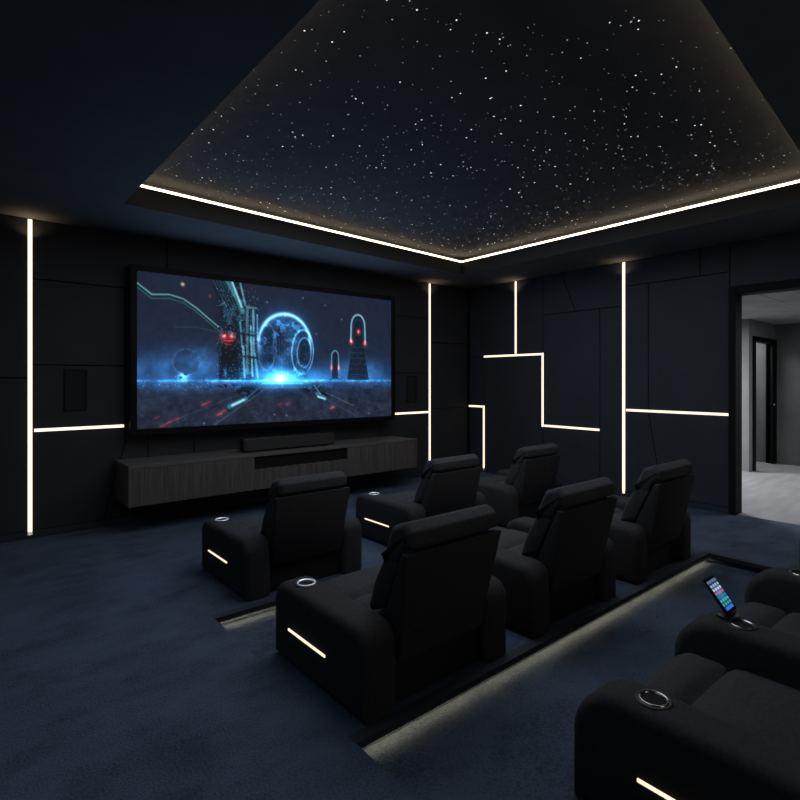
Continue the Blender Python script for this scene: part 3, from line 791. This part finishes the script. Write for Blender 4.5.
def phone_img():
    nx, ny = 36, 72
    img = np.zeros((ny+1, nx+1, 3)); img[:] = (12, 22, 40)
    rng = np.random.RandomState(5)
    for j in range(ny+1):
        for i in range(nx+1):
            u, v = i/nx, j/ny
            c = np.array([18, 34, 60.])
            c += 90*math.exp(-((u-.5)/.45)**2-((v-.5)/.28)**2)*np.array([.35, .9, 1.0])
            cu, cv = (u*4) % 1, (v*8) % 1
            if 0.15 < cu < 0.85 and 0.15 < cv < 0.85 and 0.14 < v < 0.87:
                k = int(u*4)*8+int(v*8)
                pal = [(150, 190, 215), (70, 160, 180), (175, 120, 150), (90, 130, 200), (60, 190, 190), (200, 210, 220), (120, 90, 130), (50, 120, 170)]
                c = np.array(pal[(k*5+3) % 8], float)*0.95
            if v > 0.9: c = np.array([45, 110, 200.]) if 0.1 < u < 0.9 else c
            if v < 0.09: c = np.array([30, 55, 90.]) if (u*7) % 1 > 0.4 else np.array([120, 150, 180.])
            img[j, i] = c
    img = np.clip(img/255, 0, 1)
    return ((img+0.055)/1.055)**2.4
colour_grid('display', PHW-0.016, PHH-0.03, phone_img(), 'phone picture', 1.1, ph, lambda x, z: (x, -0.0068, z+PHH/2))

# ------------------------------------------------------------------ corridor beyond the doorway
FX0, FX1, FY0, FY1, CH = XB+0.2, 11.67, -1.5, 7.5, 2.58
structure(box_obj('floor', M['corr_floor'], XB+0.05, FX1+0.1, FY0, FY1, -0.06, 0.002))
bpy.data.objects['floor.001'].name = 'floor_corridor'
bm = bmesh.new()
def tile_rows():
    x = XB+0.18
    while x < FX1+0.1:
        y = FY0
        while y < FY1:
            add_box(bm, x+0.006, min(x+1.194, FX1+0.1), y+0.006, y+1.194, CH, CH+0.04); y += 1.2
        x += 1.2
tile_rows(); add_box(bm, XB+0.18, FX1+0.1, FY0, FY1, CH+0.025, CH+0.08)
structure(link('ceiling_corridor', bm, M['corr_ceil']))
# far wall on the right (plane x = FX1) and wall with a door (plane y = 3.04)
structure(box_obj('wall_corridor_far', M['concrete_dark'], FX1, FX1+0.1, FY0, FY1, 0, CH))
structure(box_obj('wall_corridor_near', M['concrete_dark'], XB+0.18, FX1, FY0-0.1, FY0, 0, CH))
W1, EX = 3.04, 10.22
bm = bmesh.new()
add_box(bm, EX, EX+0.13, W1, W1+3.0, 0, CH)                         # end wall
add_box(bm, EX+0.13, 10.46, W1, W1+0.12, 0, CH); add_box(bm, 11.60, FX1, W1, W1+0.12, 0, CH); add_box(bm, 10.46, 11.60, W1, W1+0.12, 2.29, CH)
structure(link('wall_corridor', bm, M['concrete']))
structure(box_obj('wall_side_room', M['concrete'], EX+0.13, FX1, W1+1.4, W1+1.5, 0, CH))
d2 = structure(link('door_2', bmesh.new(), M['frame']))
box_obj('door_jamb', M['frame'], 10.39, 10.52, W1-0.02, W1+0.14, 0, 2.30, parent=d2, bev=0.003)
box_obj('door_jamb', M['frame'], 11.60, 11.67, W1-0.02, W1+0.14, 0, 2.30, parent=d2, bev=0.003)
box_obj('door_head', M['frame'], 10.39, 11.67, W1-0.02, W1+0.14, 2.22, 2.30, parent=d2, bev=0.003)
leaf = box_obj('door_leaf', M['frame'], 11.50, 11.60, W1+0.0, W1+0.04, 0.01, 2.21, parent=d2, bev=0.003)
bm = bmesh.new(); add_box(bm, 11.515, 11.545, W1-0.03, W1+0.0, 1.08, 1.11, 0.004); add_box(bm, 11.46, 11.545, W1-0.045, W1-0.025, 1.085, 1.105, 0.006)
link('door_handle', bm, M['chrome'], leaf)

# ------------------------------------------------------------------ lights
def area(name, loc, size, power, col, rot=(0, 0, 0), sy=None, spread=math.pi):
    l = bpy.data.lights.new(name, 'AREA'); l.energy = power; l.color = col; l.size = size
    if sy: l.shape = 'RECTANGLE'; l.size_y = sy
    l.spread = spread
    o = bpy.data.objects.new(name, l); COL.objects.link(o); o.location = loc; o.rotation_euler = rot
    return o
area('room_fill_lamp', (3.4, 3.2, 3.36), 3.6, 68, (0.90, 0.94, 1.0), sy=3.2)
area('aisle_fill_lamp', (-0.6, 2.6, 3.1), 1.6, 12, (0.72, 0.85, 1.0), sy=4.0)
area('screen_spill_lamp', (3.2, 5.88, 1.95), 3.2, 17, (0.38, 0.62, 1.0), rot=(math.radians(-105), 0, math.radians(0)), sy=1.5)
area('rear_fill_lamp', (2.2, -2.9, 2.2), 2.0, 17, (1.0, 0.93, 0.82), rot=(math.radians(82), 0, math.radians(-12)), sy=0.8)  # added warm fill behind the camera, lifts the chair backs
for x, y in ((0.562, YA-0.07), (5.92, YA-0.07), (XB-0.07, 5.275), (XB-0.07, 3.494)):  # added upward spots, strengthen the strips' halo on the ceiling
    l = bpy.data.lights.new('strip_halo_fill', 'SPOT'); l.energy = 1.7; l.color = (1.0, 0.72, 0.42); l.spot_size = math.radians(150); l.spot_blend = 1.0; l.shadow_soft_size = 0.02
    o = bpy.data.objects.new('strip_halo_fill', l); COL.objects.link(o); o.location = (x, y, H-0.2); o.rotation_euler = (math.pi, 0, 0)
area('corridor_lamp', (9.2, 0.6, 2.52), 1.6, 58, (0.95, 0.97, 1.0))
area('corridor_back_lamp', (8.9, 5.0, 2.5), 1.2, 260, (0.95, 0.97, 1.0))
area('side_room_lamp', (11.0, 3.85, 2.5), 0.8, 34, (0.95, 0.97, 1.0))

w = bpy.data.worlds.new('night'); S.world = w; w.use_nodes = True
w.node_tree.nodes['Background'].inputs['Color'].default_value = (0.004, 0.006, 0.01, 1)
w.node_tree.nodes['Background'].inputs['Strength'].default_value = 1.0

# ------------------------------------------------------------------ camera
cam = bpy.data.cameras.new('camera'); co = bpy.data.objects.new('camera', cam); COL.objects.link(co)
F_PX = 529.5
cam.sensor_width = 36; cam.lens = 36*F_PX/800; cam.shift_y = -20/800; cam.clip_start = 0.05
yaw = math.atan(630/F_PX)              # view direction, measured from +X
co.location = (0, 0, CAM_H)
co.rotation_euler = (math.pi/2, 0, yaw-math.pi/2)
S.camera = co
S.view_settings.view_transform = 'Standard'
S.view_settings.look = 'None'
S.view_settings.exposure = 0.0
